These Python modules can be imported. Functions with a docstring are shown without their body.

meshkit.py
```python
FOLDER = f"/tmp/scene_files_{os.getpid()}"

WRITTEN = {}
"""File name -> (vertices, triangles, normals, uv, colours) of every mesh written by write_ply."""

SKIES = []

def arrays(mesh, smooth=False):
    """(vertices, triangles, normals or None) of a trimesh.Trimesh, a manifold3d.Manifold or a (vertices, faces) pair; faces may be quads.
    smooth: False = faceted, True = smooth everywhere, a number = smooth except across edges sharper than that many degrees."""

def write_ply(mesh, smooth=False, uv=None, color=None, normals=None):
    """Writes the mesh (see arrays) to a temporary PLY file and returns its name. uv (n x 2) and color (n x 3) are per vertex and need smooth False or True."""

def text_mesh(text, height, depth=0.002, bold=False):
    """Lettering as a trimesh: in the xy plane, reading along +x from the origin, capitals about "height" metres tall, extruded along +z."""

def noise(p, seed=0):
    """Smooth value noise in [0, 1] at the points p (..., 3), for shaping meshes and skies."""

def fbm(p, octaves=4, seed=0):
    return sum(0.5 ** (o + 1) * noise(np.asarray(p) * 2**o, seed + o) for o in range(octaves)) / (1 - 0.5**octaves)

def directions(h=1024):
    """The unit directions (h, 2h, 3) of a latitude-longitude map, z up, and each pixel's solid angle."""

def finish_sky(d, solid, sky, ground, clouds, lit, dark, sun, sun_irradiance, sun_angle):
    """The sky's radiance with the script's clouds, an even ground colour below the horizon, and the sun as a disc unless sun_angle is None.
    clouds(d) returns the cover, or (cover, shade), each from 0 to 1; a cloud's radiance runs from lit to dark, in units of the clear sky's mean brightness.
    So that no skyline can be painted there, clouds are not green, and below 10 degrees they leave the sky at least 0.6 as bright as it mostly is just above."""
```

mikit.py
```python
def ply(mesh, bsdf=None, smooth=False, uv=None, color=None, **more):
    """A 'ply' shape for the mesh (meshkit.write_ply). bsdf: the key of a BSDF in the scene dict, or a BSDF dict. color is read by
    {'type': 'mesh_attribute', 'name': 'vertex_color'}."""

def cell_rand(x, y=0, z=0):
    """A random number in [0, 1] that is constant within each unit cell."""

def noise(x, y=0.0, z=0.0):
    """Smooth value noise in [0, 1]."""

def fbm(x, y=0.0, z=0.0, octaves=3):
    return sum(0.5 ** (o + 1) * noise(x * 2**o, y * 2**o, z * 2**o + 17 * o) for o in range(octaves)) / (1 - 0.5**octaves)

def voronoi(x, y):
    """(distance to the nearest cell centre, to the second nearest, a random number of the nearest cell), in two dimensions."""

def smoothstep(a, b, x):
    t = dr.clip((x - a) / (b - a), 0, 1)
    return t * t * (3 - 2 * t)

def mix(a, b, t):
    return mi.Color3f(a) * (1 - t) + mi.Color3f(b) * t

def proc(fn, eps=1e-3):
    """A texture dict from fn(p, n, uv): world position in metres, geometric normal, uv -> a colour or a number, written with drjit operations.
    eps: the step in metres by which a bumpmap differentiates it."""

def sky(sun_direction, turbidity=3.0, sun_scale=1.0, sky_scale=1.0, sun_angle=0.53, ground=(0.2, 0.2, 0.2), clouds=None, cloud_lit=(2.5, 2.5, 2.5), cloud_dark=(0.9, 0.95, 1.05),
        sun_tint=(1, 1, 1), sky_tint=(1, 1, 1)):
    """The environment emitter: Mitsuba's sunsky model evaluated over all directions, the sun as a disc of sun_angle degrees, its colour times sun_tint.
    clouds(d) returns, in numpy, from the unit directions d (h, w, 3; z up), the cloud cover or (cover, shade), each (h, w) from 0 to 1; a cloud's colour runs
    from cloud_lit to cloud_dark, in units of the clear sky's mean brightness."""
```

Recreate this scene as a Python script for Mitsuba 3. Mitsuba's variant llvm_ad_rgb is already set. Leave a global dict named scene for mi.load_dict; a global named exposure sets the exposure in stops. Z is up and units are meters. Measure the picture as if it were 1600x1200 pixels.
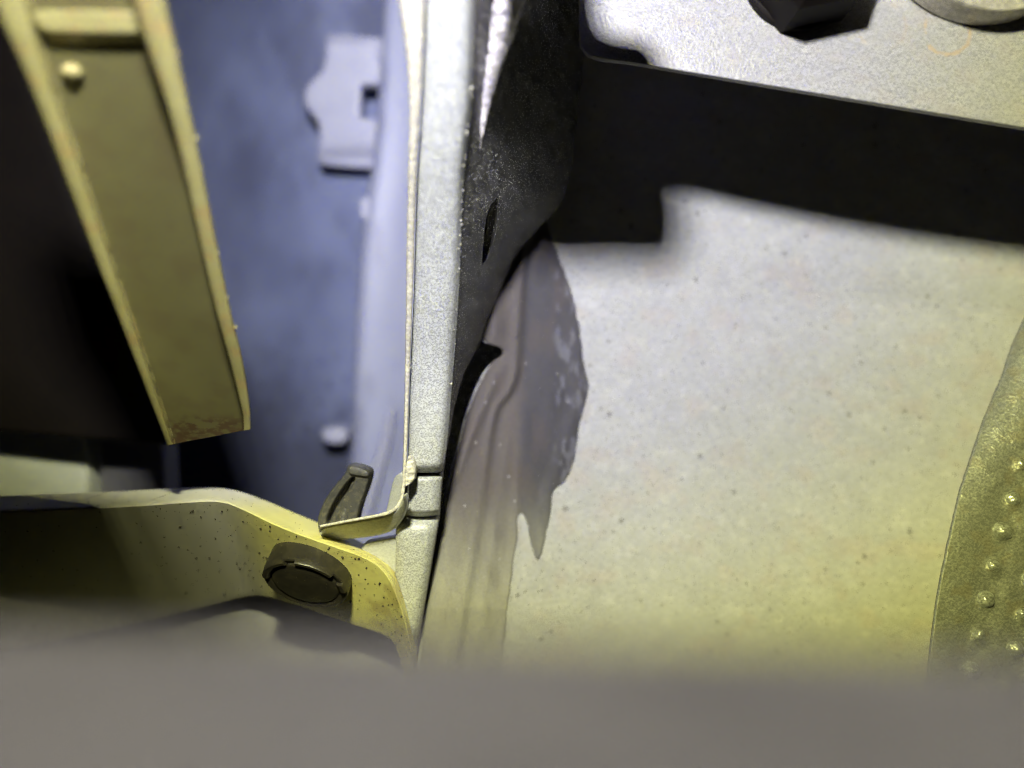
import math
import numpy as np, trimesh, manifold3d as m3
import drjit as dr
import mitsuba as mi
import mikit, meshkit
from mikit import proc, noise, fbm, smoothstep, mix, cell_rand
from scipy.interpolate import PchipInterpolator
from shapely.geometry import Polygon, LineString
import shapely

T = mi.ScalarTransform4f
scene, labels = {}, {}

# ------------------------------------------------------------------ camera, lamps, exposure
FOV = 60.0
F = 800 / math.tan(math.radians(FOV / 2))          # focal length in pixels of the 1600-wide photograph
scene['camera'] = {'type': 'thinlens', 'fov': FOV, 'fov_axis': 'x', 'near_clip': 0.012, 'far_clip': 5.0,
                   'aperture_radius': 0.0027, 'focus_distance': 0.190,
                   'to_world': T().look_at(origin=[0, 0, 0], target=[0, 1, 0], up=[0, 0, 1])}
exposure = 0.0
# hand torch held just above the camera: a cool hot spot inside a wide yellowish beam, and a weak neutral spill.
TORCH = np.array([-0.018, -0.004, 0.100])
NSUB = 19
def torch_lamp(name, rgb, beam, cutoff, aim=(0, 1, 0), rad=0.0085):
    for i in range(NSUB):
        a, r = (2 * math.pi * i / 6, 0.5 * rad) if i < 6 else (2 * math.pi * (i + .5) / 12, 0.95 * rad)
        r = 0 if i == NSUB - 1 else r
        o = TORCH + np.array([r * math.cos(a), 0, r * math.sin(a)])
        scene[f'{name}_{i:03d}'] = {'type': 'spot', 'to_world': T().look_at(origin=o.tolist(), target=(o + np.array(aim)).tolist(), up=[0, 0, 1]),
                                    'intensity': {'type': 'rgb', 'value': [float(c) / NSUB for c in rgb]}, 'beam_width': beam, 'cutoff_angle': cutoff}
torch_lamp('torch_beam', (0.340, 0.332, 0.066), 39.0, 61.0)
torch_lamp('torch_core', (0.010, 0.016, 0.285), 27.0, 41.5)
torch_lamp('torch_centre', (0.0, 0.0, 0.055), 4.0, 25.0)
torch_lamp('torch_spill', (0.030, 0.0288, 0.0268), 75.0, 88.0)

# ------------------------------------------------------------------ helpers
def P(px, py, d):
    """World point seen at photograph pixel (px, py) when it stands d metres in front of the lens."""
    px, py, d = np.broadcast_arrays(np.asarray(px, float), np.asarray(py, float), np.asarray(d, float))
    return np.stack([(px - 800) / F * d, d, (600 - py) / F * d], -1)

def put(key, mesh, bsdf, smooth=35, label=None, cat=None, kind=None, group=None):
    if hasattr(mesh, 'to_mesh'):
        m = mesh.to_mesh(); mesh = trimesh.Trimesh(m.vert_properties[:, :3], m.tri_verts, process=False)
    scene[key] = mikit.ply(mesh, bsdf, smooth=smooth)
    tag(key, label, cat, kind, group)

def tag(key, label=None, cat=None, kind=None, group=None):
    e = {k: v for k, v in (('label', label), ('category', cat), ('kind', kind), ('group', group)) if v}
    if e: labels[key] = e

def spl(xs, ys):
    f = PchipInterpolator(xs, ys)
    return lambda x: f(np.clip(x, xs[0], xs[-1]))

def chaikin(pts, it=3, closed=False):
    p = np.asarray(pts, float)
    for _ in range(it):
        if closed:
            q = np.roll(p, -1, 0)
            p = np.stack([.75 * p + .25 * q, .25 * p + .75 * q], 1).reshape(-1, p.shape[1])
        else:
            a, b = p[:-1], p[1:]
            p = np.vstack([p[:1], np.stack([.75 * a + .25 * b, .25 * a + .75 * b], 1).reshape(-1, p.shape[1]), p[-1:]])
    return p

def resample(p, step, closed=False):
    p = np.asarray(p, float)
    if closed: p = np.vstack([p, p[:1]])
    s = np.r_[0, np.cumsum(np.linalg.norm(np.diff(p, axis=0), axis=1))]
    n = max(3, int(round(s[-1] / step)))
    t = np.linspace(0, s[-1], n + 1)
    q = np.stack([np.interp(t, s, p[:, k]) for k in range(p.shape[1])], 1)
    return q[:-1] if closed else q

def rough(p, amp, step, seed):
    """Small unevenness of an outline."""
    q = np.c_[p / step, np.full(len(p), seed * 3.7)]
    return p + amp * 2 * (np.stack([meshkit.fbm(q, 3, seed), meshkit.fbm(q + 31.3, 3, seed + 9)], 1) - .5)

def manifold(v, f):
    return m3.Manifold(m3.Mesh(vert_properties=np.asarray(v, np.float32), tri_verts=np.asarray(f, np.uint32)))

def plate(outline, depth, thick, bevel_px=2.0, bevel=0.0004, res=10, holes=(), step=4, back=True, disp=None):
    """A sheet of real thickness: outline in photograph pixels standing at depth(px, py), its front edges rounded, its
    body running straight back by thick metres."""
    loops = []
    for k, o in enumerate([outline, *holes]):
        o = resample(o, step, True)
        x, y = o[:, 0], o[:, 1]
        area = 0.5 * np.sum(x * np.roll(y, -1) - np.roll(x, -1) * y)
        if (area > 0) == (k > 0): o = o[::-1]
        loops.append(o)
    fr = ((0.0, 1.0), (0.12, 0.55), (0.40, 0.18), (1.0, 0.0))
    V, tris, cum = [], [], 0
    caps, starts = [], []
    for o in loops:
        tg = np.roll(o, -1, 0) - np.roll(o, 1, 0)
        tg /= np.linalg.norm(tg, axis=1, keepdims=True) + 1e-9
        nin = np.stack([-tg[:, 1], tg[:, 0]], 1)            # inward for ccw outer loops, into the material for cw holes
        n = len(o); i = np.arange(n); j = (i + 1) % n
        for fdepth, fin in fr: V.append(np.c_[o + nin * bevel_px * fin, np.full(n, bevel * fdepth)])
        V.append(np.c_[o, np.full(n, thick)])
        for k in range(4):
            a, b = cum + k * n, cum + (k + 1) * n
            tris += [np.stack([a + i, b + i, b + j], 1), np.stack([a + i, b + j, a + j], 1)]
        caps.append((cum, n)); cum += 5 * n
    V = np.vstack(V)
    polys = [V[a:a + n, :2] for a, n in caps]
    ids = np.concatenate([np.arange(a, a + n) for a, n in caps])
    t = np.asarray(m3.triangulate(polys))
    fid = ids[t]
    bid = np.concatenate([np.arange(a + 4 * n, a + 5 * n) for a, n in caps])[t]
    tris += [fid, bid[:, ::-1]]
    Fc = np.vstack(tris)
    m = trimesh.Trimesh(V, Fc, process=False)
    if m.volume < 0: m.invert()
    sc = np.array([1, 1, 1.0])
    mm = manifold(m.vertices * sc, m.faces)
    if mm.status() != m3.Error.NoError or mm.is_empty():
        tm = m
        for _ in range(2): tm = tm.subdivide()
    else:
        mm = mm.refine_to_length(res); q = mm.to_mesh(); tm = trimesh.Trimesh(q.vert_properties[:, :3], q.tri_verts, process=False)
    v = np.array(tm.vertices)
    d = depth(v[:, 0], v[:, 1])
    w = P(v[:, 0], v[:, 1], d)
    w[:, 1] += v[:, 2]
    out = trimesh.Trimesh(w, tm.faces, process=False)
    if out.volume < 0: out.invert()
    return out

def loft(rings, cap=True, closed=True):
    """Rings (n, m, 3) joined into one skin."""
    r = np.asarray(rings, float); n, m = r.shape[:2]
    v = r.reshape(-1, 3); f = []
    a = np.arange(n - 1)[:, None] * m; j = np.arange(m if closed else m - 1)[None]; k = (j + 1) % m
    p0, p1, p2, p3 = (x.ravel() for x in (a + j, a + k, a + m + k, a + m + j))
    f = [np.stack([p0, p1, p2], 1), np.stack([p0, p2, p3], 1)]
    if cap:
        for s, flip in ((0, False), ((n - 1) * m, True)):
            c = len(v); v = np.vstack([v, r[0 if s == 0 else -1].mean(0)])
            i = np.arange(m); q = np.stack([s + i, np.full(m, c), s + (i + 1) % m], 1)
            f.append(q[:, ::-1] if flip else q)
    out = trimesh.Trimesh(v, np.vstack(f), process=False)
    if closed and cap and out.volume < 0: out.invert()
    return out

def tube(path, radii, n=14, seed=None, amp=0.0, squash=1.0):
    path = np.asarray(path, float); radii = np.broadcast_to(np.asarray(radii, float), len(path))
    tg = np.gradient(path, axis=0); tg /= np.linalg.norm(tg, axis=1, keepdims=True)
    up = np.array([0, 1.0, 0])
    rings = []
    for p, t, r in zip(path, tg, radii):
        a = np.cross(t, up); a /= np.linalg.norm(a) + 1e-12
        b = np.cross(a, t)
        th = np.arange(n) * 2 * np.pi / n
        rr = np.full(n, r)
        c = np.cos(th)[:, None] * a + squash * np.sin(th)[:, None] * b
        if amp: rr = rr * (1 + amp * 2 * (meshkit.fbm((p + c * r) * 900, 3, seed or 0) - .5))
        rings.append(p + c * rr[:, None])
    return loft(rings)

def lump(center, r, seed, amp=0.35, sub=1):
    s = trimesh.creation.icosphere(subdivisions=sub)
    v = s.vertices * np.asarray(r) * (1 + amp * 2 * (meshkit.noise(s.vertices * 1.7 + seed * 7.1, seed) - .5))[:, None]
    return trimesh.Trimesh(v + center, s.faces, process=False)

def frame_of(axis, up=(0, 0, 1)):
    w = np.asarray(axis, float); w /= np.linalg.norm(w)
    u = np.cross(up, w); u /= np.linalg.norm(u); v = np.cross(w, u)
    return u, v, w

def revolve_at(profile, center, axis, n=48):
    """profile (radius, height along axis) turned about the axis."""
    u, v, w = frame_of(axis)
    th = np.arange(n) * 2 * np.pi / n
    rings = [np.asarray(center) + r * (np.cos(th)[:, None] * u + np.sin(th)[:, None] * v) + h * w for r, h in profile]
    return loft(rings)

# ------------------------------------------------------------------ materials
def mat(key, color, rough_=0.5, metallic=0.0, bump=None, bump_scale=1.0, eps=1e-4, **kw):
    b = {'type': 'principled', 'base_color': proc(color) if callable(color) else {'type': 'rgb', 'value': list(color)},
         'roughness': proc(rough_) if callable(rough_) else rough_, 'metallic': metallic, **kw}
    if bump is not None:
        b = {'type': 'bumpmap', 'arbitrary': proc(bump, eps), 'scale': bump_scale, 'bsdf': b}
    scene[key] = {'type': 'twosided', 'bsdf': b}

def mm(p): return p.x * 1000, p.y * 1000, p.z * 1000

def spots(x, y, z, cell, keep, rmin, rmax):
    """Round flecks: 1 inside. Cells of size cell mm, a share keep of them holds one."""
    best = mi.Float(0)
    a, b = mi.Float(x) / cell, mi.Float(z) / cell
    for i in (-1, 0, 1):
        for j in (-1, 0, 1):
            cx, cy = dr.floor(a) + i, dr.floor(b) + j
            r = dr.lerp(rmin, rmax, cell_rand(cx, cy, 5) ** 2) / cell
            dd = dr.sqrt(dr.square(cx + cell_rand(cx, cy, 1) - a) + dr.square(cy + cell_rand(cx, cy, 2) - b))
            on = dr.select(cell_rand(cx, cy, 3) < keep, 1.0, 0.0)
            best = dr.maximum(best, on * (1 - smoothstep(r * 0.5, r * 1.1, dd)))
    return best

def c_panel(p, n, uv):
    x, y, z = mm(p)
    c = mix((0.36, 0.36, 0.366), (0.415, 0.415, 0.417), fbm(x / 7, y / 9, z / 9, 3))
    c = mix(c, (0.48, 0.475, 0.47), 0.40 * smoothstep(0.56, 0.75, fbm(x / 3 + 7, y / 3, z / 3, 3)))
    c = mix(c, (0.40, 0.34, 0.31), 0.34 * smoothstep(0.52, 0.75, fbm(x / 6 + 40, y / 6, z / 6 + 9, 4)))
    c = c * (0.90 + 0.20 * noise(x * 1.3, y * 1.3, z * 1.3))
    s = spots(x, y, z, 6.0, 0.55, 0.25, 0.85)
    s2 = spots(x + 77, y, z + 13, 2.0, 0.7, 0.14, 0.42)
    c = mix(c, (0.10, 0.095, 0.09), 0.55 * s + 0.42 * s2)
    return mix(c, (0.75, 0.75, 0.72), 0.7 * spots(x + 31, y, z + 57, 7, 0.16, 0.06, 0.22))
def b_panel(p, n, uv):
    x, y, z = mm(p)
    return 0.11 * fbm(x * 1.1, y * 1.1, z * 1.1, 3) + 0.3 * fbm(x / 6, y / 6, z / 6, 2)
mat('paint_panel', c_panel, 0.42, bump=b_panel, bump_scale=0.001, specular=0.4)

def grainy(base, lo, hi, f):
    def fn(p, n, uv):
        x, y, z = mm(p)
        g = noise(x * f, y * f, z * f) * 0.6 + noise(x * f * 1.9 + 5, y * f * 1.9, z * f * 1.9) * 0.4
        c = mi.Color3f(base) * (lo + (hi - lo) * smoothstep(0.25, 0.75, g))
        s = spots(x, y, z, 2.6, 0.22, 0.06, 0.28)
        return mix(c, (0.08, 0.075, 0.07), 0.6 * s)
    return fn
def b_grain(f, amp):
    def fn(p, n, uv):
        x, y, z = mm(p)
        return amp * (noise(x * f, y * f, z * f) + 0.5 * noise(x * f * 2.1, y * f * 2.1 + 3, z * f * 2.1))
    return fn
mat('paint_pillar', grainy((0.40, 0.41, 0.40), 0.62, 1.2, 3.6), 0.36, bump=b_grain(2.4, 0.085), bump_scale=0.001, eps=5e-5, specular=0.5)

def c_plate(p, n, uv):
    x, y, z = mm(p)
    g = noise(x * 3.6, y * 3.6, z * 3.6) * 0.6 + noise(x * 6.9 + 5, y * 6.9, z * 6.9) * 0.4
    c = mi.Color3f(0.212, 0.209, 0.207) * (0.70 + 0.6 * smoothstep(0.25, 0.75, g))
    # rust-brown drip rings dried on the paint
    def ring(px, pz, r, w, a0):
        dx, dz = x - px, z - pz
        d = dr.sqrt(dx * dx + dz * dz)
        wob = 0.5 * (noise(x * 1.4, z * 1.4, 3) - .5)
        m_ = 1 - smoothstep(0.3 * w, w, dr.abs(d - r + wob))
        return m_ * smoothstep(0.30, 0.62, noise(x * .55 + a0, z * .55, a0))
    rr = ring(85.0, 68.7, 4.4, 0.5, 3.0) + 0.35 * ring(72.5, 70.0, 4.6, 0.5, 9.0)
    c = mix(c, (0.30, 0.21, 0.11), dr.minimum(0.6, 0.75 * rr))
    c = mix(c, (0.24, 0.20, 0.17), 0.18 * smoothstep(0.5, 0.7, fbm(x / 4 + 3, y / 4, z / 4, 3)))
    return mix(c, (0.09, 0.09, 0.085), 0.7 * spots(x, y, z, 4.2, 0.3, 0.1, 0.34))
mat('paint_plate', c_plate, 0.40, bump=b_grain(3.0, 0.075), bump_scale=0.001, eps=5e-5, specular=0.5)

def c_shaded(p, n, uv):  # pillar side: grazing shade and sparkle put into the colour
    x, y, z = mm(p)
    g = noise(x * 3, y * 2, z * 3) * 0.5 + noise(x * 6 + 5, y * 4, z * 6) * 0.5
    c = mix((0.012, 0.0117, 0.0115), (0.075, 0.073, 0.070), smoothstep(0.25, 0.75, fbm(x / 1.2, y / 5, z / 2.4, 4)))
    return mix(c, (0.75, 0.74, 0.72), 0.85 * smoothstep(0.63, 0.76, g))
mat('shaded_paint', c_shaded, 0.45, bump=b_grain(2.2, 0.16), bump_scale=0.001, eps=5e-5, specular=0.5)
mat('paint_lip', grainy((0.42, 0.43, 0.40), 0.85, 1.1, 3.0), 0.4, bump=b_grain(2.0, 0.04), bump_scale=0.001, eps=5e-5)
mat('sealer_cream', grainy((0.46, 0.44, 0.36), 0.75, 1.2, 2.0), 0.5, bump=b_grain(1.6, 0.10), bump_scale=0.001, eps=5e-5)
mat('sealer_white', grainy((0.50, 0.47, 0.48), 0.7, 1.2, 1.5), 0.45, bump=b_grain(1.6, 0.20), bump_scale=0.001, eps=5e-5)

def c_seal(p, n, uv):
    x, y, z = mm(p)
    c = mix((0.052, 0.050, 0.058), (0.078, 0.075, 0.084), fbm(x / 4.5, y / 4.5, z / 11, 4))
    c = mix(c, (0.115, 0.100, 0.094), 0.7 * smoothstep(4.2, 0.0, x))
    c = mix(c, (0.10, 0.078, 0.072), 0.30 * smoothstep(0.5, 0.7, fbm(x / 3 + 20, y / 3, z / 12, 3)))
    c = mix(c, (0.29, 0.285, 0.25), 0.85 * smoothstep(-20, -52, z) * smoothstep(-0.35, 0.72, fbm(x / 1.8, y / 3, z / 9, 4)))
    c = mix(c, (0.30, 0.29, 0.30), 0.8 * spots(x, y, z, 3.4, 0.28, 0.08, 0.45))
    c = mix(c, (0.16, 0.16, 0.19), 0.6 * smoothstep(0.5, 0.7, fbm(x / 1.3 + 3, y / 2, z / 4, 3)) * smoothstep(9.5, 12.5, x))
    return c * (0.9 + 0.2 * noise(x * 2.6, y * 2.6, z * 2.6))
def b_seal(p, n, uv):
    x, y, z = mm(p)
    return 0.07 * fbm(x / 1.6, y / 3, z / 4, 3) + 0.07 * noise(x * 1.6, y * 1.6, z * 1.6)
mat('sealer_grey', c_seal, 0.8, bump=b_seal, bump_scale=0.001, specular=0.2)

def c_bracket(p, n, uv):
    x, y, z = mm(p)
    c = mix((0.62, 0.585, 0.20), (0.74, 0.70, 0.27), fbm(x / 6, y / 6, z / 6, 3))
    c = mix(c, (0.40, 0.32, 0.12), 0.6 * smoothstep(0.44, 0.66, fbm(x / 5 + 2, y / 5, z / 5 + 8, 4)) * smoothstep(-48, -30, x))
    c = mix(c, (0.60, 0.585, 0.52), smoothstep(-52, -66, x))
    s = spots(x, y, z, 1.6, 0.26, 0.05, 0.26)
    return mix(c, (0.07, 0.06, 0.035), 0.75 * s)
def b_bracket(p, n, uv):
    x, y, z = mm(p)
    return 0.05 * fbm(x * 1.1, y * 1.1, z * 1.1, 3)
mat('paint_bracket', c_bracket, 0.42, bump=b_bracket, bump_scale=0.001, specular=0.45)

def c_rail_yellow(p, n, uv):
    x, y, z = mm(p)
    c = mix((0.22, 0.200, 0.078), (0.29, 0.27, 0.118), fbm(x / 3, y / 3, z / 3, 3))
    return mix(c, (0.28, 0.20, 0.08), 0.6 * smoothstep(0.52, 0.7, fbm(x / 2 + 5, y / 2, z / 2, 3)))
mat('cream_edge', c_rail_yellow, 0.45)
def c_web(p, n, uv):  # channel web: its shade is put into the darker colour, rust at the foot
    x, y, z = mm(p)
    c = mix((0.066, 0.060, 0.020), (0.088, 0.082, 0.030), fbm(x / 8, y / 8, z / 8, 3))
    c = mix(c, (0.064, 0.052, 0.020), 0.5 * smoothstep(0.45, 0.68, fbm(x / 4 + 11, y / 4, z / 4, 4)))
    low = smoothstep(-5.0, -8.5, z + 0.8 * noise(x / 1.5, z / 1.5))
    return mix(c, (0.042, 0.020, 0.009), 0.8 * low * smoothstep(0.35, 0.6, fbm(x / 1.6, y / 3, z / 1.1 + 9, 3)))
mat('shaded_tan', c_web, 0.6)

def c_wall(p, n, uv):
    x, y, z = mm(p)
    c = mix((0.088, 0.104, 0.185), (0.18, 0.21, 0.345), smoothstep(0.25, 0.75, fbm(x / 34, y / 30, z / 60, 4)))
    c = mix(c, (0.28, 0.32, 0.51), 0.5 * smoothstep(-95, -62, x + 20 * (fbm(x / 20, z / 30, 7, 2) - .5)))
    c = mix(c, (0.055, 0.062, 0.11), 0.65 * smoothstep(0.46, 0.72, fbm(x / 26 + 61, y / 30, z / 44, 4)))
    c = mix(c, (0.075, 0.086, 0.145), 0.75 * smoothstep(-92, -132, x + 26 * (fbm(x / 18, z / 26, 4, 3) - .5)))  # darker towards the left
    # smudged streaks, and a darker tone low down
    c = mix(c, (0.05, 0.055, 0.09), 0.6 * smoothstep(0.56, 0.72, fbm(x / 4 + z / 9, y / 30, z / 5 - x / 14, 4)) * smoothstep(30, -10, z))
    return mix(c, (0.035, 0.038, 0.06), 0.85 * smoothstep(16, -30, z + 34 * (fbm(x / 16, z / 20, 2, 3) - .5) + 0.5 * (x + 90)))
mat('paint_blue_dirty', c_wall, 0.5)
def c_blue(p, n, uv):
    x, y, z = mm(p)
    c = mix((0.31, 0.33, 0.45), (0.37, 0.39, 0.51), fbm(x / 12, y / 12, z / 30, 3))
    return mix(c, (0.20, 0.21, 0.30), 0.5 * smoothstep(0.52, 0.72, fbm(x / 8 + 4, y / 8, z / 25, 3)))
mat('paint_blue', c_blue, 0.45)
mat('paint_tab', lambda p, n, uv: mix((0.36, 0.37, 0.47), (0.43, 0.44, 0.53), fbm(*[v / 5 for v in mm(p)], 3)), 0.42)
mat('paint_pale', lambda p, n, uv: mix((0.36, 0.38, 0.30), (0.44, 0.45, 0.37), fbm(*[v / 9 for v in mm(p)], 3)), 0.5)
mat('paint_grey', lambda p, n, uv: mix((0.075, 0.075, 0.085), (0.115, 0.11, 0.12), fbm(*[v / 12 for v in mm(p)], 3)), 0.5)
mat('paint_mid', lambda p, n, uv: mix((0.20, 0.20, 0.22), (0.30, 0.29, 0.31), fbm(*[v / 12 for v in mm(p)], 3)), 0.5)
mat('paint_dark', lambda p, n, uv: mix((0.030, 0.032, 0.045), (0.06, 0.063, 0.085), fbm(*[v / 12 for v in mm(p)], 3)), 0.5)
mat('flat_black', lambda p, n, uv: mix((0.004, 0.0032, 0.003), (0.007, 0.005, 0.004), fbm(*[v / 9 for v in mm(p)], 3)), 0.6, specular=0.08)

def c_rubber(p, n, uv):
    x, y, z = mm(p)
    c = mix((0.035, 0.035, 0.033), (0.06, 0.059, 0.052), fbm(x * .8, y * .8, z * .8, 3))
    d = smoothstep(0.46, 0.66, fbm(x * 1.3 + 4, y * 1.3, z * 1.3, 4))
    c = mix(c, (0.15, 0.135, 0.075), 0.28 * d)
    return mix(c, (0.30, 0.27, 0.14), 0.6 * spots(x, y, z, 0.8, 0.25, 0.04, 0.14))
mat('dusty_rubber', c_rubber, 0.45, bump=b_grain(1.5, 0.06), bump_scale=0.001, eps=5e-5, specular=0.5)
def c_plug(p, n, uv):
    x, y, z = mm(p)
    c = mix((0.014, 0.013, 0.012), (0.030, 0.027, 0.020), fbm(x * .7, y * .7, z * .7, 3))
    return mix(c, (0.13, 0.11, 0.05), 0.55 * spots(x, y, z, 0.9, 0.3, 0.04, 0.15) + 0.07 * smoothstep(.5, .7, fbm(x / 2, y / 2, z / 2, 3)))
mat('black_plug', c_plug, 0.38, bump=b_grain(2.0, 0.03), bump_scale=0.001, eps=5e-5, specular=0.5)

def c_shield(p, n, uv):
    x, y, z = mm(p)
    g = noise(x * 2.6, y * 2.6, z * 2.6) * 0.55 + noise(x * 5.5, y * 5.5 + 3, z * 5.5) * 0.45
    c = mi.Color3f(0.225, 0.232, 0.255) * (0.72 + 0.5 * smoothstep(0.3, 0.75, g))
    c = mix(c, (0.25, 0.20, 0.13), 0.25 * smoothstep(0.5, 0.7, fbm(x / 3, y / 3, z / 3, 3)))
    return mix(c, (0.05, 0.045, 0.03), 0.5 * spots(x, y, z, 2.2, 0.3, 0.08, 0.3))
mat('shield_metal', c_shield, 0.42, metallic=0.25, bump=b_grain(2.2, 0.10), bump_scale=0.001, eps=5e-5)
mat('glint_metal', grainy((0.52, 0.54, 0.60), 0.6, 1.2, 2.5), 0.30, metallic=0.6, bump=b_grain(1.8, 0.10), bump_scale=0.001, eps=5e-5)  # lighter metal for the dimples, their highlights put into the colour
mat('bolt_metal', grainy((0.36, 0.34, 0.31), 0.8, 1.2, 1.5), 0.4, metallic=0.4)
mat('grey_trim', lambda p, n, uv: mix((0.215, 0.203, 0.190), (0.280, 0.266, 0.250), smoothstep(0.3, 0.7, fbm(*[v / 9 for v in mm(p)], 4))), 0.55)
mat('soil', (0.035, 0.028, 0.016), 0.9)

# ------------------------------------------------------------------ large structure: rear wall, rail
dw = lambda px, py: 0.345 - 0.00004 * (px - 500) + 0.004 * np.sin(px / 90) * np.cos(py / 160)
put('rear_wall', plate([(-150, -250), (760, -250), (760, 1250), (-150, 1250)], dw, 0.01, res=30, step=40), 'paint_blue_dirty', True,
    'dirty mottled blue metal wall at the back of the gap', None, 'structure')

# pale blue rail running down beside the pillar
rl = spl([-200, 0, 260, 320, 500, 700, 830, 1000], [610, 600, 581, 571, 556, 549, 528, 500])
ys = np.linspace(-200, 1000, 60)
def rail_ring(y):
    x0 = float(rl(y)); d = 0.3185 + 0.00001 * (y - 400)
    prof = [(x0 + 4, d + .03), (x0, d + .004), (x0 + 1.5, d + .0012), (x0 + 6, d), (x0 + 18, d - .0006), (x0 + 60, d + .001), (x0 + 72, d + .003), (x0 + 86, d + .003), (x0 + 130, d + .006), (x0 + 140, d + .03)]
    return P([a for a, _ in prof], y, [b for _, b in prof])
put('body_rail', loft([rail_ring(y) for y in ys]), 'paint_blue', 40, 'pale blue painted metal rail running down behind the speckled pillar edge', 'rail')
# a slanting pressed rib low on the rail
pp = chaikin([(612, 640), (603, 690), (588, 745), (568, 815)], 3)
put('body_rail__rib', tube(P(pp[:, 0], pp[:, 1], 0.320), np.linspace(.0016, .0026, len(pp)), 12), 'paint_tab', True, 'bright slanting rib low on the rail')
for k, (cx, cy, h) in enumerate([(597, 78, 17), (571, 327, 19)]):
    put('body_rail__spot_weld_lug' + ('' if k == 0 else f'_{k:03d}'),
        plate(chaikin([(cx - 9, cy - h), (cx + 7, cy - h - 3), (cx + 10, cy + h * .6), (cx - 3, cy + h), (cx - 10, cy + h * .5)], 2, True), lambda a, b: 0.318 + 0 * a, 0.004, 2.5, .001, 8), 'paint_tab', 40)

tab = chaikin([(511, 50), (548, 53), (590, 58), (618, 58), (614, 264), (560, 262), (528, 259), (497, 256), (494, 240), (498, 214), (497, 190), (482, 174), (471, 152), (480, 128), (503, 111), (508, 80), (507, 62)], 2, True)
put('notched_tab', plate(tab, lambda a, b: 0.3235 + 0.00004 * (b - 150) + 0.002 * np.exp(-((b - 250) / 12) ** 2) - 0.0015 * np.exp(-((b - 52) / 8) ** 2), 0.0025, 5, .0016, 8,
                         holes=[np.array([(565, 133), (598, 133), (598, 183), (564, 183)], float)], step=3), 'paint_tab', 50,
    'small pale grey metal tab with rounded bump and square notch, beside the blue rail', 'bracket tab')
put('stud', plate(chaikin([(498, 672), (512, 666), (540, 668), (545, 684), (535, 697), (505, 694)], 3, True), lambda a, b: 0.328 + 0 * a, 0.03, 5, .003, 8), 'paint_tab', True,
    'small pale stud sticking out of the dark blue wall', 'stud')

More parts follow.
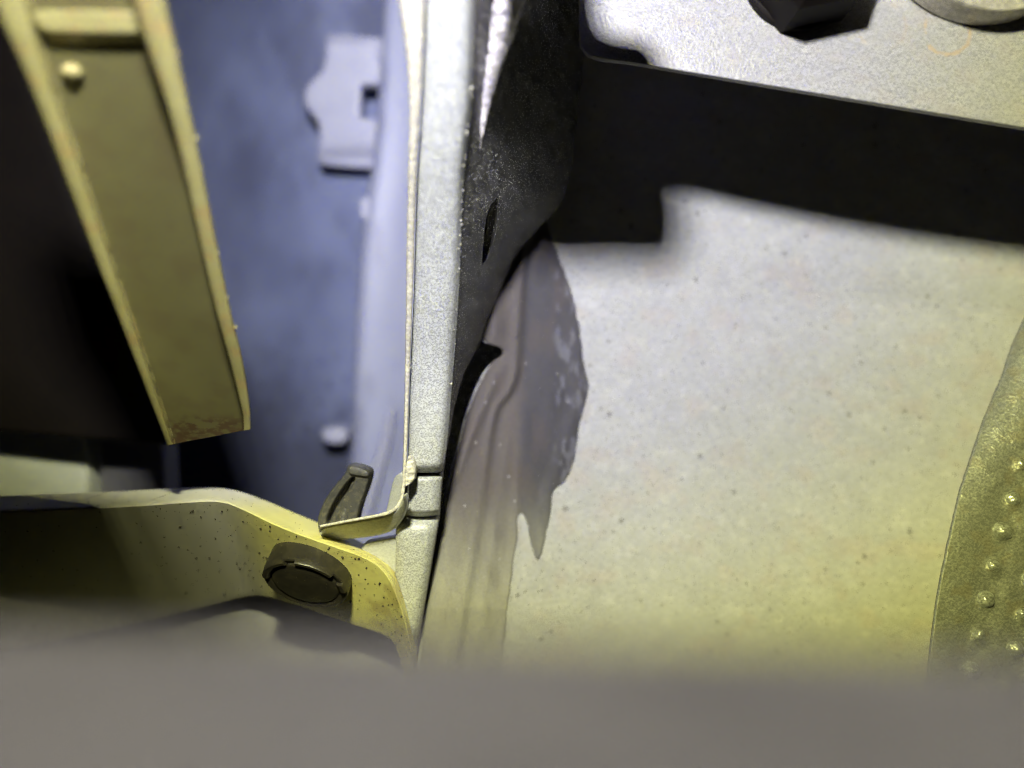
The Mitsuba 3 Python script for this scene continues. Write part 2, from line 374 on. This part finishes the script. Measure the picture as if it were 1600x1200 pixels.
# blurred bodywork seen under the tan channel and under the bracket
put('pale_bodywork', plate(chaikin([(-120, 560), (139, 560), (138, 800), (136, 860), (-120, 870)], 1, True), lambda a, b: 0.268 + 0.00002 * a, 0.012, 8, .003, 20, step=10), 'paint_pale', 40,
    'pale green grey metal panel end, blurred above the left of the bracket', 'panel')
put('grey_post', plate([(152, 600), (250, 600), (262, 860), (156, 860)], lambda a, b: 0.272 + 0 * a, 0.012, 6, .003, 20, step=10), 'paint_grey', 40,
    'narrow dark grey metal post, blurred between the pale panel and the blue wall', 'post')
put('lower_bodywork', plate(chaikin([(-60, 900), (330, 900), (640, 930), (690, 1000), (700, 1220), (-60, 1220), (-60, 1000)], 1, True),
                         lambda a, b: 0.239 - 0.014 / (1 + np.exp(-(a - 330) / 40)) - 0.00004 * (b - 960), 0.006, 6, .002, 20, step=10), 'paint_mid', 40,
    'grey metal panel showing blurred underneath the cream bracket', 'panel')
put('grey_pin', loft([P(585 + 24 * s * np.cos(t_), 1008 + 26 * s * np.sin(t_) , d_) for s, d_ in ((.2, .228), (.7, .2288), (1, .232), (1, .240)) for t_ in [np.arange(18) * 2 * np.pi / 18]]), 'paint_tab', 50,
    'round grey pin end, blurred just under the right end of the bracket', 'pin')

# ------------------------------------------------------------------ body panel on the right
flap = chaikin([(735, 300), (732, 440), (738, 515), (752, 536), (778, 540), (790, 546), (784, 557), (770, 565), (758, 577), (749, 592), (739, 613), (724, 656), (713, 702), (697, 762), (688, 822), (672, 892), (660, 960), (652, 1040), (645, 1130)], 2)
flap_line = LineString(flap[flap[:, 1] > 546])
seam_line = LineString(chaikin([(826, 340), (822, 400), (816, 500), (811, 580), (800, 612), (780, 640), (768, 700), (757, 780), (745, 860), (728, 960), (715, 1060)], 2))
def dist_to(line, px, py): return shapely.distance(shapely.points(np.c_[px, py]), line)
seam_x = spl([-300, 340, 400, 500, 580, 612, 640, 700, 780, 860, 960, 1060, 1200], [830, 826, 822, 816, 811, 800, 780, 768, 757, 745, 728, 715, 700])
ridge_x = spl([-300, 600, 760, 830, 900, 1000, 1200], [812, 812, 808, 806, 797, 786, 770])
def sig(x): return 1 / (1 + np.exp(-np.clip(x, -40, 40)))
def d_panel(px, py):
    px, py = np.asarray(px, float), np.asarray(py, float)
    t = np.clip((px - 700) / 900, -.2, 1.2)
    d = 0.222 + 0.016 * np.sin(np.clip(t, 0, 1) * np.pi * .75)
    d = d - 0.016 * sig((py - 840) / 70) * sig((px - 850) / 120)                    # the panel rolls forward towards its foot
    d = d - 0.016 * np.clip((py - 450) / 500, 0, 1) * sig((840 - px) / 60)
    d = d + 0.0016 * np.exp(-((py - 470 - 0.09 * (px - 1300)) / 42) ** 2) * sig((px - 1150) / 80)   # a shallow valley
    edge = dist_to(flap_line, px, py)
    d = d + 0.0020 * np.exp(-(edge / 7) ** 2) * sig((py - 560) / 8)
    w = np.clip((py - 340) / 60, 0, 1) * (1 - 0.55 * np.clip((py - 620) / 120, 0, 1))
    s = px - seam_x(py)
    d = d + w * (0.0016 * sig(s / 2.0) - 0.0007 * np.exp(-((s + 6) / 5) ** 2) - 0.0014 * sig((s - 30) / 12)) - 0.0022 * np.exp(-((px - 772) / 14) ** 2 - ((py - 505) / 34) ** 2) - 0.0014 * np.exp(-((px - 752 + .42 * (py - 640)) / 9) ** 2) * sig((py - 590) / 12) * sig((900 - py) / 40)
    r = px - ridge_x(py)
    d = d - 0.0004 * np.exp(-(r / 6) ** 2) * sig((py - 740) / 25)
    d = d - 0.0003 * np.exp(-((px - seam_x(py) - 24) / 7) ** 2) * sig((py - 660) / 25)
    return d
outline = flap.tolist() + [(700, 1180), (1800, 1180), (1800, -260), (730, -260), (765, 0)]
put('inner_wing', plate(outline, d_panel, 0.0012, 2.0, .0006, 7, step=6), 'paint_panel', True,
    'large pale grey painted metal panel with dark specks, right of the speckled pillar', 'body panel')
put('inner_wing__shade_backing', plate([(672, 440), (800, 440), (800, 1120), (640, 1120), (640, 960), (655, 700)], lambda a, b: 0.2425 + 0 * a, .004, 2, .0005, 20, step=12), 'shaded_paint', 40, 'added dark backing standing for the shade in the gap beside the pillar')  # added dark backing so that the gap stays in shade
seal = [(783, 559), (771, 567), (759, 579), (751, 592), (741, 613), (726, 656), (715, 702), (699, 762), (690, 822), (674, 892), (662, 962), (654, 1042), (650, 1110), (780, 1110), (784, 1040), (790, 980), (797, 920), (804, 880), (808, 845),
        (811, 810), (818, 800), (828, 840), (838, 880), (845, 872), (852, 850), (858, 815), (863, 780), (868, 762), (880, 758), (893, 735), (901, 700), (904, 668), (911, 648), (919, 620), (918, 590), (911, 565), (908, 530), (901, 490), (890, 440), (874, 405), (862, 370), (850, 320), (780, 310), (738, 400), (735, 480), (742, 520), (756, 537), (778, 542), (788, 547)]
seal_s = rough(rough(resample(chaikin(seal, 3, True), 3, True), 4.0, 30, 4), 1.5, 9, 7)
def d_seal(px, py):
    d = d_panel(px, py) - 0.00035
    n = meshkit.fbm(np.c_[px / 26, py / 60, 0 * px + 3], 3, 5) - .5
    d = d - 0.0006 * (n + .25) * sig((px - 815) / 14)
    bead = spl([380, 480, 560, 620, 680, 740, 800, 900], [868, 893, 900, 902, 888, 868, 846, 838])
    d = d - 0.0006 * np.exp(-((px - bead(py)) / 10) ** 2) * sig((py - 520) / 20) * sig((800 - py) / 25)
    d = d + 0.0001 * np.exp(-((px - bead(py) + 19) / 7) ** 2) * sig((py - 560) / 20) * sig((760 - py) / 25)
    return d
put('inner_wing__sealant_smear', plate(seal_s, d_seal, 0.0010, 4.5, .0006, 6, step=3), 'sealer_grey', True, 'mauve grey smear of seam sealer with a ragged right edge')

# ------------------------------------------------------------------ speckled pillar
cd = spl([-200, 0, 200, 450, 600, 740, 1000], [.134, .146, .159, .178, .187, .190, .194])
eR = spl([-200, 0, 150, 300, 450, 600, 740], [670, 664, 659, 650, 646, 639.5, 636])
fR = spl([-200, 0, 150, 300, 450, 600, 700, 740], [748, 743, 737, 723, 717, 706, 697, 690])
wX = spl([-200, 0, 150, 300, 400, 500, 545, 570, 600, 700, 745], [940, 920, 905, 884, 806, 764, 746, 731, 719, 698, 690])
wD = spl([-200, 0, 300, 500, 560, 600, 745], [.222, .222, .223, .223, .214, .208, .200])
def pillar_ring(y, k=0.0):
    """k from 0 to 1 rolls the foot of the pressing back."""
    l, r, d = float(eR(y)), float(fR(y)), float(cd(y)) + 0.006 * k * k
    xs, ds = [l + 1, l + 1], [d + .016, d + .004]
    for s in np.linspace(0, 1, 17):
        e = 2 * s - 1
        xs.append(l + 2 + (r - l - 2) * s); ds.append(d + 0.0015 * abs(e) ** 2.5 + 0.0024 * max(e, -.8 * e) ** 9 - .0004)
    xs += [r + .5, r - 1, r - 4]; ds += [d + .0032, d + .008, d + .016]
    return P(xs, y, ds)
rings = [pillar_ring(y) for y in np.linspace(-200, 722, 150)]
for k in np.linspace(0.1, 1, 9):
    rings.append(pillar_ring(722 + 17 * math.sin(k * math.pi / 2), k))
pil = loft(rings)
v = np.array(pil.vertices)
v[:, 1] -= 0.00035 * (meshkit.fbm(v * 260, 3, 2) - .5)
put('speckled_pillar', trimesh.Trimesh(v, pil.faces, process=False), 'paint_pillar', 40, 'upright silver grey speckled metal pillar edge, standing between blue rail and grey panel', 'pillar')
def wall_s(y): return float(fR(y)) - 1.0, float(cd(y)) + .0048
def wall_ring(y):
    (r, d), w, q = wall_s(y), float(wX(y)), float(wD(y))
    s = np.linspace(0, 1, 14)
    xs = r + (w - r) * s ** .85 + 2.0 * np.sin(np.pi * s); ds = d + (q - d) * s
    return np.vstack([P(xs, y, ds), P(xs[::-1], y, ds[::-1]) + np.array([-.0022, .0004, 0])])
wl = loft([wall_ring(y) for y in np.linspace(-200, 745, 150)])
v = np.array(wl.vertices); v[:, 0] += 0.0009 * (meshkit.fbm(v * 260, 3, 12) - .5)
pm = manifold(v, wl.faces)
balls = []
ico = trimesh.creation.icosphere(subdivisions=1)
for s in np.linspace(0, 1, 11):
    y = 411 - 98 * s; x = 757 + 18 * s
    (r, d), w, q = wall_s(y), float(wX(y)), float(wD(y))
    ts = np.linspace(0, 1, 200); xx = r + (w - r) * ts ** .85 + 2.0 * np.sin(np.pi * ts)
    c = P(x, y, d + (q - d) * float(np.interp(x, xx, ts)))
    balls.append(ico.vertices * np.array([.004, .0004 + .0042 * math.sin(math.pi * s) ** .7, .0006]) + c)
cut = None
for a, b in zip(balls[:-1], balls[1:]):
    h = m3.Manifold.hull_points(np.vstack([a, b]).astype(np.float32))
    cut = h if cut is None else cut + h
if pm.status() == m3.Error.NoError: pm = pm - cut
put('speckled_pillar__side_wall', pm, 'shaded_paint', 30, 'side wall of the pillar with a narrow slot, grazing shade and sparkle in its colour')

# stepped foot of the pillar: two more pressed joggles below the long face
def joggle(y0, y1, l0, r0, l1, r1, d, dd):
    rs = []
    for k in np.linspace(-1, 1, 26):
        s = (k + 1) / 2; y = y0 + (y1 - y0) * s
        e = 1 - abs(k) ** 1
        top = max(0, 1 - s / .16); bot = max(0, 1 - (1 - s) / .16)
        l, r = l0 + (l1 - l0) * s, r0 + (r1 - r0) * s
        dep = d + dd * s + .0035 * top ** 2 + .005 * bot ** 2
        xs, ds = [l, l], [dep + .02, dep + .003]
        for q in np.linspace(0, 1, 13):
            a = abs(2 * q - 1); xs.append(l + (r - l) * q); ds.append(dep + .0022 * a ** 4)
        xs += [r + 1, r + 1]; ds += [dep + .004, dep + .02]
        rs.append(P(xs, y + 5 * np.sin(np.pi * np.clip((np.array(xs) - l) / (r - l), 0, 1)) * (0.6 if s > .5 else .3), ds))
    return loft(rs)
put('speckled_pillar__joggle', joggle(738, 806, 630, 691, 628, 686, .1925, .002), 'paint_pillar', 45)
put('speckled_pillar__joggle_001', joggle(800, 1010, 619, 687, 616, 652, .1960, .004), 'paint_pillar', 45)

# the cut edge of the folded sheet, running down the pillar and turning into a lip
ep = np.array([(642, -200, 50), (642, -60, 46), (643, 0, 42), (648, 80, 26), (649, 150, 18), (646, 230, 14), (643, 300, 12.5), (640, 450, 11), (636, 600, 6.5), (634, 680, 6), (632, 740, 6), (630, 768, 6), (626, 785, 6), (617, 797, 6), (604, 803, 6), (580, 808, 5.5), (545, 814, 5), (500, 823, 5)], float)
ep = resample(chaikin(ep, 2), 8)
tgt = np.gradient(ep[:, :2], axis=0); tgt /= np.linalg.norm(tgt, axis=1, keepdims=True)
nr = np.stack([-tgt[:, 1], tgt[:, 0]], 1)
ringsE = []
for (x, y, w), n_ in zip(ep, nr):
    d = float(cd(min(y, 740))) - .0010
    o, wv = [], w / 2 + 0.7 * (meshkit.noise(np.array([x / 9, y / 9, 1.0])) - .5)
    for s, dd in ((-1, .012), (-1, .0008), (-.8, .0002), (0, 0), (.8, .0002), (1, .0008), (1, .012)):
        o.append(P(x + n_[0] * wv * s, y + n_[1] * wv * s, d + dd))
    ringsE.append(o)
put('speckled_pillar__cut_edge', loft(ringsE), 'sealer_cream', 40, 'thin cream cut edge running down the pillar and folding into a lip')
lipf = chaikin([(500, 826), (545, 817), (600, 806), (618, 799), (627, 786), (632, 768), (637, 790), (630, 812), (616, 829), (592, 838), (560, 842), (520, 846), (495, 848)], 2, True)
put('speckled_pillar__lip', plate(lipf, lambda a, b: 0.1895 + 0.00022 * (b - 800), 0.004, 4, .0012, 6, step=3), 'paint_lip', 50)
inn = chaikin([(627, 738), (617, 744), (611, 760), (606, 785), (601, 804), (616, 799), (625, 787), (630, 768), (632, 745)], 2, True)
put('speckled_pillar__inner_fold', plate(inn, lambda a, b: 0.1935 - 0.00022 * (a - 615), 0.006, 3, .001, 6, step=3), 'paint_lip', 50)
low = chaikin([(560, 850), (600, 842), (630, 838), (634, 880), (628, 905), (600, 895), (570, 880)], 2, True)
put('speckled_pillar__foot', plate(low, lambda a, b: 0.2010 + 0.00005 * (b - 850), 0.004, 3, .001, 6, step=3), 'paint_lip', 50)
fl = rough(resample(chaikin([(636, 712), (643, 713), (649, 724), (650, 740), (646, 753), (637, 760), (632, 762), (633, 735)], 2, True), 2, True), 1.0, 5, 3)
put('speckled_pillar__paint_flake', plate(fl, lambda a, b: 0.1865 + 0.00004 * (a - 636) + .0008 * meshkit.fbm(np.c_[a / 6, b / 6, 0 * a], 2, 3), 0.0035, 2, .0006, 4, step=2), 'sealer_cream', 40, 'cream flake of paint on the pillar edge')
rng2 = np.random.default_rng(11)
nb = []
for q in range(60):
    y = rng2.uniform(120, 720); right = rng2.uniform() < .7
    x = (float(fR(y)) + rng2.uniform(-3, 1.5)) if right else float(eR(y)) + rng2.uniform(-8, 1)
    nb.append(lump(P(x, y, float(cd(y)) + (.0012 if right else -.0009)), rng2.uniform(.00006, .00022) * rng2.uniform(.7, 1.3, 3), q + 70, .35, 1))
put('speckled_pillar__paint_nibs', trimesh.util.concatenate(nb), 'sealer_cream', True, None, None, 'stuff')
# sealer bead on the right shoulder
bp = resample(chaikin([(822, -160, 34), (808, -60, 30), (796, 0, 25), (785, 50, 19), (772, 100, 13), (761, 150, 9), (752, 200, 6.5), (742, 245, 5), (735, 290, 4), (730, 315, 3)], 2), 4)
bd = cd(bp[:, 1]) + .010
put('speckled_pillar__sealer_bead', tube(P(bp[:, 0], bp[:, 1], bd), bp[:, 2] / F * bd, 18, 6, .30), 'sealer_white', True, 'lumpy whitish bead of sealer beside the pillar top')

# ------------------------------------------------------------------ upper plate with bolt and washer
d_pl = lambda a, b: 0.176 - 0.000006 * (a - 1000) + 0 * b
pl_out = [(904, -420), (1850, -420), (1850, 242), (1600, 199), (1400, 166), (1200, 133), (1050, 108), (985, 97), (940, 92), (920, 86), (906, 70)]
put('cover_plate', plate(pl_out, d_pl, 0.0016, 1.5, .0004, 14, step=10), 'paint_plate', 40,
    'bright grainy silver metal plate across the top right, shading the panel below', 'plate')
bc = P(1250, -38, .1745)
def hexprism(c, r, h, axis=(0, -1, 0), rot=0.2):
    u, v_, w = frame_of(axis)
    th = np.arange(6) * np.pi / 3 + rot
    ring = lambda rr, hh: c + rr * (np.cos(th)[:, None] * u + np.sin(th)[:, None] * v_) + hh * w
    return loft([ring(r, 0), ring(r, h * .85), ring(r * .88, h)])
put('hex_bolt', hexprism(bc, .0120, .0135), 'flat_black', False, 'black hexagonal bolt head at the top of the bright grainy plate', 'bolt')
put('hex_bolt__flange', revolve_at([(.001, -.0005), (.0112, -.0005), (.0112, .0014), (.0100, .0024), (.001, .0024)], bc, (0, -1, 0)), 'flat_black', 40)
wc = P(1535, -128, .1727)
put('round_washer', revolve_at([(.0205, .0002), (.0210, .0002), (.0214, .0068), (.0210, .0075), (.0070, .0075), (.0066, .0068), (.0066, .0002)], wc, (0, -1, 0), 64), 'bolt_metal', 40,
    'round rusty rimmed metal washer at the top right corner, on the grainy plate', 'washer')
# added unseen shape above the frame, outlined to cast the corner shadow
caster = chaikin([(800, -700), (884, -700), (884, -300), (892, -236), (915, -214), (955, -206), (984, -200), (996, -150), (992, -74), (972, -50), (860, -46), (800, -36), (738, -46), (726, -60), (756, -88), (768, -130), (772, -230), (790, -330)], 2, True)
put('shadow_caster', plate(caster, lambda a, b: 0.130 + 0 * a, 0.006, 3, .001, 12, step=6), 'flat_black', 40, 'added black shape out of view above the grainy plate, casting the dark shadow', 'caster')

caster2 = np.array([(-900, -1050), (-710, -1050), (-93, -612), (107, -442), (158, -398), (140, -392), (-900, -392)], float)  # second added unseen shape, outlined to shade the left of the bracket
put('shadow_caster_001', plate(caster2, lambda a, b: 0.065 + 0 * a, 0.004, 3, .001, 20, step=10), 'flat_black', 40, 'added black shape out of view above the tan channel, shading the left of the bracket', 'caster')

# ------------------------------------------------------------------ dimpled heat shield
hs = [(1615, 470), (1600, 502), (1585, 535), (1572, 575), (1560, 606), (1540, 652), (1528, 686), (1512, 735), (1500, 772), (1489, 820), (1480, 862), (1470, 910), (1463, 950), (1457, 1000), (1452, 1040), (1446, 1100), (1446, 1180), (1800, 1180), (1800, 470)]
hs_s = rough(resample(chaikin(hs, 1, True), 3, True), 1.2, 14, 8)
hs_line = LineString(chaikin(hs[:17], 1))
dim = []
ax = [(1597, 728), (1584, 783), (1567, 833), (1553, 887), (1541, 940), (1530, 995), (1519, 1050)]
for i, (x, y) in enumerate(ax):
    for k in range(4):
        dim.append((x + 58 * k, y + 19 * k + (3 if k else 0)))
dim = np.array(dim, float)
def d_shield(px, py):
    px, py = np.asarray(px, float), np.asarray(py, float)
    e = dist_to(hs_line, px, py)
    d = 0.199 - 0.00003 * (py - 700) + 0.0070 * np.exp(-e / 45) * sig((690 - py) / 50)
    for x, y in dim:
        q = (px - x) ** 2 + (py - y) ** 2
        d = d - 0.0016 * np.exp(-q / (2 * 9.0 ** 2)) + 0.0015 * np.exp(-q / (2 * 19.0 ** 2))
    d = d + 0.0005 * (meshkit.fbm(np.c_[px / 30, py / 30, 0 * px], 3, 6) - .5)
    return d
put('heat_shield', plate(hs_s, d_shield, 0.0009, 1.5, .0004, 4, step=4), 'shield_metal', True,
    'dull dimpled sheet metal shield at the right edge, in front of the panel', 'heat shield')
for k, (x, y) in enumerate(dim):
    if x > 1640 or y > 1060: continue
    r_ = .00165 * (0.62 + 0.65 * ((k * 37) % 11) / 11)
    put('heat_shield__dimple' + ('' if k == 0 else f'_{k:03d}'), lump(P(x - 2, y - 3, float(d_shield(np.array([x]), np.array([y]))[0]) + .00105), np.array([r_ * 1.05, r_ * 1.0, r_]), k + 40, .13, 3), 'glint_metal', True)

# ------------------------------------------------------------------ cream bracket with its plug
N = 190
keys = np.array([  # web top, back of the flange, web foot
    (-120, 799, -120, 780, -120, 1060), (0, 795, 0, 775, 0, 1021), (110, 791, 112, 771, 110, 998), (219, 786, 222, 766, 240, 969), (300, 780, 303, 761, 335, 945), (345, 779, 346, 761, 385, 932), (378, 792, 394, 773, 408, 931),
    (437, 822, 452, 798, 440, 939), (510, 848, 524, 828, 490, 955), (575, 870, 592, 860, 542, 974), (604, 893, 634, 894, 580, 986), (622, 935, 649, 938, 602, 994), (634, 975, 653, 985, 614, 1003), (642, 1010, 654, 1015, 622, 1020),
    (646, 1045, 657, 1050, 629, 1050), (650, 1090, 660, 1095, 634, 1095)], float)
kk = chaikin(keys, 2)
ss = np.r_[0, np.cumsum(np.linalg.norm(np.diff(kk[:, :2], axis=0), axis=1))]; tt = np.linspace(0, ss[-1], N)
kk = np.stack([np.interp(tt, ss, kk[:, c]) for c in range(6)], 1)
I, O, L_ = kk[:, :2], kk[:, 2:4], kk[:, 4:]
twist = spl([-120, 0, 120, 230, 330, 420, 520, 620, 700], [.042, .042, .041, .038, .031, .0228, .0195, .015, .011])      # the web leans back towards its foot, most at the left
rb = []
for k in range(N):
    i, o, l = I[k], O[k], L_[k]
    df, tw = 0.190, float(twist(i[0]))
    dl = df + tw + .0005
    pts = [P(o[0], o[1], .214)]
    for s in (.75, .5, .28): pts.append(P(i[0] + (o[0] - i[0]) * s, i[1] + (o[1] - i[1]) * s, df + .024 * s))
    A, B = P(i[0], i[1], df), P(l[0], l[1], dl)
    Cc = P(i[0] + (o[0] - i[0]) * .28, i[1] + (o[1] - i[1]) * .28, df + .0067)
    for s in np.linspace(.2, .9, 5):                                               # rounded bend
        a, b = Cc + (A - Cc) * s, A + (B - A) * (s * .03)
        pts.append(a * (1 - s) + b * s)
    for s in np.linspace(.05, .985, 16):
        pts.append(A + (B - A) * s)
    pts.append(B + np.array([0, .0003, 0]))
    front = np.array(pts)
    back_ = front.copy()[::-1]
    # inner skin 1.6 mm behind / below the outer one
    mid = np.array([0, .0017, 0]); dn = (P(l[0], l[1], df) - P(i[0], i[1], df)); dn = dn / (np.linalg.norm(dn) + 1e-9) * .0017
    wts = np.clip(np.linspace(0, 1, len(front)) * 4, 0, 1)[::-1][:, None]
    back_ = back_ + wts * mid + (1 - wts[:]) * dn
    rb.append(np.vstack([front, back_]))
put('cream_bracket', loft(rb), 'paint_bracket', 45, 'cream painted metal bracket with bright rounded top flange at lower left', 'bracket')

# crumbs of dirt sitting on the bracket
rng = np.random.default_rng(5)
cr = []
for q in range(420):
    k, sv = rng.uniform(66, N - 13), 9 + 16 * rng.uniform(0, 1) ** 1.3
    if rng.uniform() < .35: k = rng.normal(118, 16)
    k = float(np.clip(k, 40, N - 13)); a, b = int(k), int(sv)
    row = lambda r: rb[r][b] * (1 - sv + b) + rb[r][b + 1] * (sv - b)
    c = row(a) * (1 - k + a) + row(a + 1) * (k - a)
    cr.append(lump(c - np.array([0, .00010, 0]), rng.uniform(.06, 1) ** 2 * .00022 * rng.uniform(.6, 1.4, 3) + .00003, q, .4, 1))
for q in range(70):
    k = rng.uniform(10, N - 8); a = int(k); b = int(rng.integers(1, 5)); c = rb[a][b] * (1 - k + a) + rb[a + 1][b] * (k - a)
    cr.append(lump(c, rng.uniform(.00004, .00016) * rng.uniform(.6, 1.3, 3), q + 500, .4, 1))
put('cream_bracket__dirt_crumbs', trimesh.util.concatenate(cr), 'soil', True, None, None, 'stuff')

# plug: head standing on the web, facing up and to the left
pc = P(479, 907, .1945)
pax = np.array([-.12, -.78, -.60]); pax /= np.linalg.norm(pax)
pu = np.array([1, 0.02, -.42])
def plug_ring(r, h, n=64, a0=0, a1=2 * np.pi, rx=1.0, ry=.80):
    w = pax; u = pu - w * (pu @ w); u = u / np.linalg.norm(u); v_ = np.cross(w, u)
    th = np.linspace(a0, a1, n, endpoint=abs(a1 - a0) < 6.2)
    return pc + r * (rx * np.cos(th)[:, None] * u + ry * np.sin(th)[:, None] * v_) + h * w
R = .0096
put('round_plug', loft([plug_ring(R * s, h) for s, h in ((.5, -.008), (.99, -.006), (1.0, .0002), (.985, .0009), (.95, .0011), (.86, .0009), (.80, .0006), (.77, .0010), (.72, .0013), (.4, .0015), (.1, .0015))]), 'black_plug', 40,
    'black dusty round plastic plug pushed into the cream bracket', 'plug')
def rim(a0, a1, h=.0017):
    th = np.linspace(a0, a1, 26); rs = []
    w = pax; u = pu - w * (pu @ w); u /= np.linalg.norm(u); v_ = np.cross(w, u)
    for t_ in th:
        e = u * math.cos(t_) + .80 * v_ * math.sin(t_)
        rs.append(np.array([pc + R * s * e + hh * w for s, hh in ((.99, .0004), (.985, h * .8), (.95, h), (.87, h), (.82, h * .75), (.80, .0003))]))
    return loft(rs)
for k, (a0, a1) in enumerate([(.30, .62), (1.0, 1.95), (2.25, 3.3), (3.6, 5.9)]):
    put('round_plug__rim_segment' + ('' if k == 0 else f'_{k:03d}'), rim(a0, a1, .0019 if k != 3 else .0009), 'black_plug', 40)

# black rubber clip behind the bracket
put('rubber_clip', plate(chaikin([(543, 726), (560, 729), (577, 736), (577, 746), (572, 765), (562, 790), (556, 815), (550, 845), (500, 840), (494, 815), (500, 795), (511, 774), (524, 756), (538, 742), (541, 733)], 2, True),
                         lambda a, b: 0.1985 + 0.00003 * (b - 770), .007, 3, .0012, 5, step=3,
                         holes=[chaikin([(553, 744), (554, 750), (547, 762), (533, 779), (521, 798), (512, 820), (509, 815), (515, 797), (526, 777), (539, 757), (548, 748)], 1, True)]), 'dusty_rubber', 40,
    'dusty black rubber clip with a slit, poking up behind the cream bracket', 'clip')
put('rubber_clip__back', plate(chaikin([(545, 732), (570, 740), (566, 770), (550, 830), (506, 832), (508, 795), (528, 760)], 2, True), lambda a, b: 0.2025 + 0.00003 * (b - 770), .003, 3, .001, 6, step=3), 'black_plug', 40)  # added dark backing behind the slit, stands for its shade
rc = chaikin([(556, 752), (548, 774), (540, 795), (533, 822)], 2)
put('rubber_clip__tongue', tube(P(rc[:, 0], rc[:, 1], .2005), np.linspace(.0006, .0018, len(rc)), 10), 'dusty_rubber', True)
put('rubber_clip__cap', plate(chaikin([(545, 727), (562, 730), (577, 737), (576, 746), (560, 744), (543, 741)], 1, True), lambda a, b: 0.1965 + 0 * a, .004, 2, .0008, 5, step=3), 'dusty_rubber', 40)

# ------------------------------------------------------------------ tan channel at upper left
lL = spl([-200, 0, 112, 446, 600, 697], [-62, -12, 37, 165, 226, 262])
lRr = spl([-200, 0, 94, 281, 450, 600, 697], [-18, 41, 67, 131, 187, 240, 270])
rLl = spl([-200, 0, 56, 187, 450, 600, 672], [160, 208, 225, 268, 329, 366, 381])
rRr = spl([-200, 0, 210, 450, 600, 672], [212, 259, 305, 353, 384, 392])
dch = spl([-200, 0, 700], [.112, .122, .182])
def channel_ring(y, skew=0):
    a, b, c, e, d = (float(f(y)) for f in (lL, lRr, rLl, rRr, dch))
    yy = lambda x: y - skew * (x - 265) / 125 * 24
    wd = .0075
    prof = [(a, d + .012), (a, d + .001), (a + (b - a) * .12, d + .0002), (a + (b - a) * .5, d), (b - (b - a) * .12, d + .0002), (b, d + .001), (b + 1, d + wd * .8), (b + 5, d + wd),
            ((b + c) / 2, d + wd), (c - 3, d + wd), (c, d + wd * .8), (c, d + .001), (c + (e - c) * .12, d + .0002), ((c + e) / 2, d), (e - (e - c) * .12, d + .0002), (e, d + .001), (e, d + .012)]
    return P([p[0] for p in prof], [yy(p[0]) for p in prof], [p[1] for p in prof])
ysC = np.linspace(-200, 695, 70)
ringsC = [channel_ring(y, np.clip((y - 500) / 195, 0, 1)) for y in ysC]
# the web and the two edge flanges are parts of the channel
RC = np.array(ringsC)
def sub(i0, i1, backd=.0015):
    rs = []
    for r in RC:
        fr_ = r[i0:i1]; rs.append(np.vstack([fr_, fr_[::-1] + np.array([0, backd, 0])]))
    return loft(rs)
put('tan_channel__web', sub(6, 11, .002), 'shaded_tan', 40, 'dull brown web with rusty foot, its shade put into the colour')
put('tan_channel__edge_flange', loft([np.vstack([r[0:7], r[6:7] + [0, .004, 0]]) for r in RC]), 'cream_edge', 40)
put('tan_channel__edge_flange_001', loft([np.vstack([r[10:17], r[10:11] + [0, .004, 0]]) for r in RC]), 'cream_edge', 40)
tag('tan_channel', 'tan metal channel with two pale yellow edges, hanging blurred at upper left', 'channel')
rib = [(40, 14), (90, 12), (214, 13), (226, 17), (232, 52), (222, 57), (90, 55), (58, 50)]
put('tan_channel__cross_rib', plate(chaikin(rib, 1, True), lambda a, b: dch(b) + .0052, .004, 7, .0018, 8, step=4), 'cream_edge', 40)
kn = P(84, 92, .1305)
put('tan_channel__rivet', lump(kn + [0, .0054, 0], np.array([.0016, .0016, .0012]), 3, .1, 3), 'cream_edge', True)
gr = []
for q in range(8):
    y = rng.uniform(30, 650); x = float(rRr(y)) + rng.uniform(-3, 2)
    gr.append(lump(P(x, y, float(dch(y)) + .0006), rng.uniform(.00015, .0004) * np.ones(3), q + 900, .3, 1))
put('tan_channel__grit', trimesh.util.concatenate(gr), 'cream_edge', True, None, None, 'stuff')

channel_shade = [(-260, -260), (-80, -260), (10, 20), (40, 118), (168, 450), (228, 605), (266, 696), (250, 695), (120, 686), (0, 676), (-260, 655)]  # added dark sheet, stands for the channel's outer wall in shade
put('shaded_channel_side', plate(channel_shade, lambda a, b: 0.248 + 0 * b, .012, 6, .003, 14, step=8), 'flat_black', 40,
    'dark sheet at the left edge, standing for the shaded outer wall of the tan channel', 'channel_shade')

# ------------------------------------------------------------------ grey bar close to the lens
xb = np.linspace(-.075, .075, 60)
rsb = []
for x in xb:
    zt = -.0127 - .022 * x - .00015 * np.sin(x * 60)
    prof = [(.012, -.030), (.012, zt - .001), (.0135, zt - .0004), (.020, zt - .0001), (.030, zt), (.038, zt), (.0425, zt - .0001), (.0448, zt - .0004), (.0460, zt - .0013), (.0465, zt - .003), (.0465, -.030)]
    rsb.append([(x, y, z) for y, z in prof])
put('grey_ledge', loft(rsb), 'grey_trim', 40, 'out of focus grey ledge across the bottom, closest to the lens', 'ledge')
